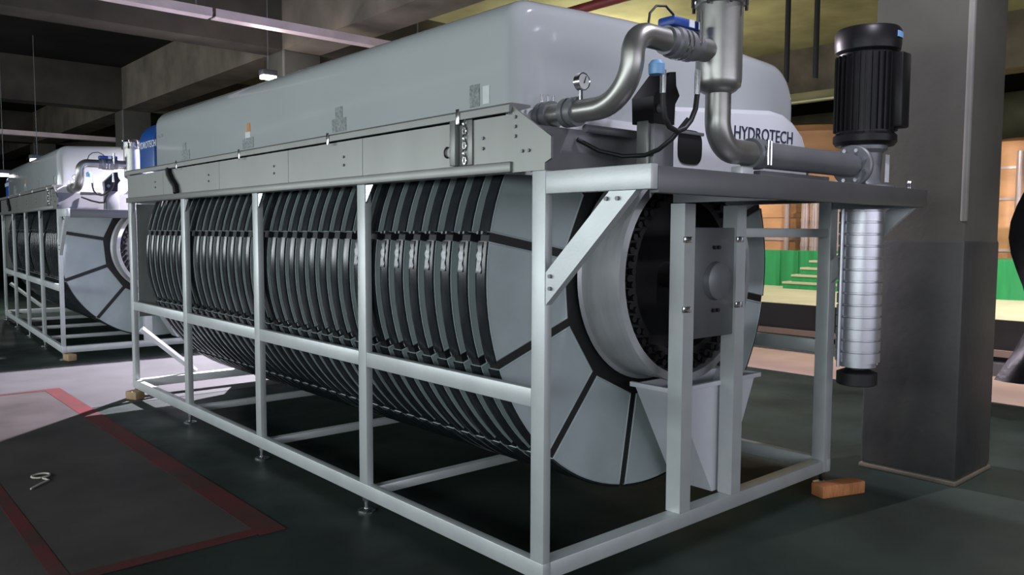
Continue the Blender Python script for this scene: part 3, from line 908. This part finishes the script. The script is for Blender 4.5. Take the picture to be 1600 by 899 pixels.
# ------------------------------------------------------------------ tank hall beyond the pillars
struct('floor_light_strip', 'pinkfloor', [(5.9, 7.6, -8, 14, 0.0, 0.004)], 'pinkish floor strip coloured as a patch of light')  # light falling on the floor is put into this pale colour
pl = struct('plinth', 'plinth', [(7.60, 20, -8, 14, 0.0, 0.60)], 'dark raised plinth edge')
bxs('plinth_step', 'plinthstrip', pl, [(7.40, 7.599, -8, 14, 0.004, 0.14)])
bxs('plinth_ledge', 'pinkfloor', pl, [(7.52, 7.599, -8, 14, 0.20, 0.27)])
struct('floor_deck', 'cream', [(7.60, 20, -8, 14, 0.60, 0.606)], 'pale cream deck on the plinth')
gw = struct('wall_green', 'greenpaint', [(10.8, 11.0, 3.2, 13, 0.606, 1.24)], 'bright green low tank base')
for k in range(20):
    bxs('cladding_rib', 'greenpaint', gw, [(10.785, 10.80, 4.9 + 0.35 * k, 4.96 + 0.35 * k, 0.61, 1.235)])
sg = thing('steps', 'green steps with pale treads before the tank base', 'steps', (10.2, 4.0, 0.606))
for k in range(5):
    bxs('riser', 'greenpaint', sg, [(0.585 - 0.11 * (5 - k), 0.585, -0.3, 0.86 - 0.10 * k, 0.12 * k, 0.12 * k + 0.085)])
    bxs('tread', 'cream', sg, [(0.575 - 0.11 * (5 - k), 0.585, -0.3, 0.87 - 0.10 * k, 0.12 * k + 0.0855, 0.12 * k + 0.1195)])


def tank(x, y, r, z1, label):
    t = thing('copper_tank', label, 'tank', (x, y, 0.606), 'copper tanks of the hall')
    build('shell', 'copper', t, lambda bm: lathe(bm, [(0, 0.0), (r, 0.0), (r, z1 * 0.40), (r * 1.012, z1 * 0.405), (r * 1.012, z1 * 0.43), (r, z1 * 0.435), (r, z1 * 0.93), (r * 0.93, z1 * 0.97), (r * 0.5, z1), (0, z1)], seg=48))
    for f in (0.15, 0.27, 0.60, 0.80):
        build('hoop', 'pinkpipe', t, lambda bm: lathe(bm, [(r, z1 * f - 0.02), (r + 0.018, z1 * f - 0.02), (r + 0.018, z1 * f + 0.02), (r, z1 * f + 0.02)], seg=48))
    build('outlet_pipe', 'pinkpipe', t, lambda bm: tube(bm, [(-r - 0.05, -r * 0.3, 0.05), (-r - 0.05, -r * 0.3, z1 * 0.9)], 0.05, 12))
    return t


tank(13.0, 9.0, 1.25, 3.05, 'broad copper tank behind the green base')
tank(13.0, 6.0, 1.35, 3.05, 'copper tank seen between the frame post and the drum')
tank(12.9, 2.15, 0.62, 2.5, 'slim copper tank right of the pillar')
tank(14.4, 0.3, 1.2, 3.0, 'copper tank at the right picture edge')
gb = build('tank_base', 'greenpaint', None, lambda bm: lathe(bm, [(0, 0), (0.72, 0), (0.72, 0.56), (0, 0.56)], seg=32), loc=(11.3, 1.75, 0.606))
tag(gb, 'round green pedestal below the slim copper tank', 'pedestal')
for k, yy in enumerate((5.04, 4.86, 4.46, 4.28)):
    v = build('riser_pipe', 'pinkpipe', None, lambda bm: (tube(bm, [(11.25, yy, 0.606), (11.25, yy, 2.45)], 0.07, 14),
                                                          lathe(bm, [(0.07, 1.75), (0.079, 1.75), (0.079, 1.80), (0.07, 1.80)], (11.25, yy, 0), seg=14),
                                                          lathe(bm, [(0.07, 1.30), (0.079, 1.30), (0.079, 1.36), (0.07, 1.36)], (11.25, yy, 0), seg=14)))
    tag(v, ('leftmost', 'second from left', 'third from left', 'rightmost')[k] + ' of four pinkish pipes before the copper tanks', 'pipe', 'pinkish pipes in the tank hall')
struct('wall_right', 'yellow_wall', [(20, 20.3, -10, 33.6, 0, CZ)])
# pale strip added for the bright lit edge of the far girder
ds = thing('lit_girder_edge', 'pale strip standing for the lit edge of the far girder', 'lit_girder_edge', (11.7, 0, 3.93))
bxs('lit_edge_body', 'yellow_wall', ds, [(-0.14, 0.0, 3.9, 9.0, 0.0, 0.18)], bev=0.01)
bxs('lit_edge_flange', 'cream', ds, [(-0.17, -0.141, 3.9, 9.0, 0.0, 0.03)])
# two dark drop pipes and one red pipe near the ceiling
for k, (x, y) in enumerate(((6.2, 2.55), (6.2, 2.2))):
    v = build('drop_pipe', 'black', None, lambda bm: tube(bm, [(x, y, 3.25 + 0.0 * k), (x, y, CZ)], 0.03, 10))
    tag(v, ('left', 'right')[k] + ' of two thin dark pipes dropping from the ceiling', 'pipe', 'dark drop pipes')
rp = build('red_pipe', 'redpipe', None, lambda bm: tube(bm, [(5.2, -3, 4.35), (5.2, 12, 4.35)], 0.06, 14))
tag(rp, 'dark red pipe under the ceiling above the near hood', 'pipe')

# black tarpaulin hanging at the right edge
tp_ = bmesh.new()
rows = []
for i in range(13):
    t = i / 12
    row = []
    for j in range(9):
        s = j / 8
        z = 1.95 - 1.75 * t
        x = 6.0 + 0.06 * math.sin(9 * s + 3 * t) + 0.05 * math.sin(5 * t)
        y = 0.05 - 0.75 * s + 0.12 * math.sin(2.2 * t * PI) * (1 - s) + 0.10 * t * (1 - s)
        row.append(tp_.verts.new((x, y, z)))
    rows.append(row)
for a, b in zip(rows, rows[1:]):
    for k in range(8):
        tp_.faces.new((a[k], a[k + 1], b[k + 1], b[k]))
geom = bmesh.ops.solidify(tp_, geom=tp_.faces[:], thickness=0.03)
ta = put('tarpaulin', mesh_of('tarpaulin', tp_, 'fabric', 60))
tag(ta, 'black folded tarpaulin hanging at the right picture edge', 'tarpaulin')
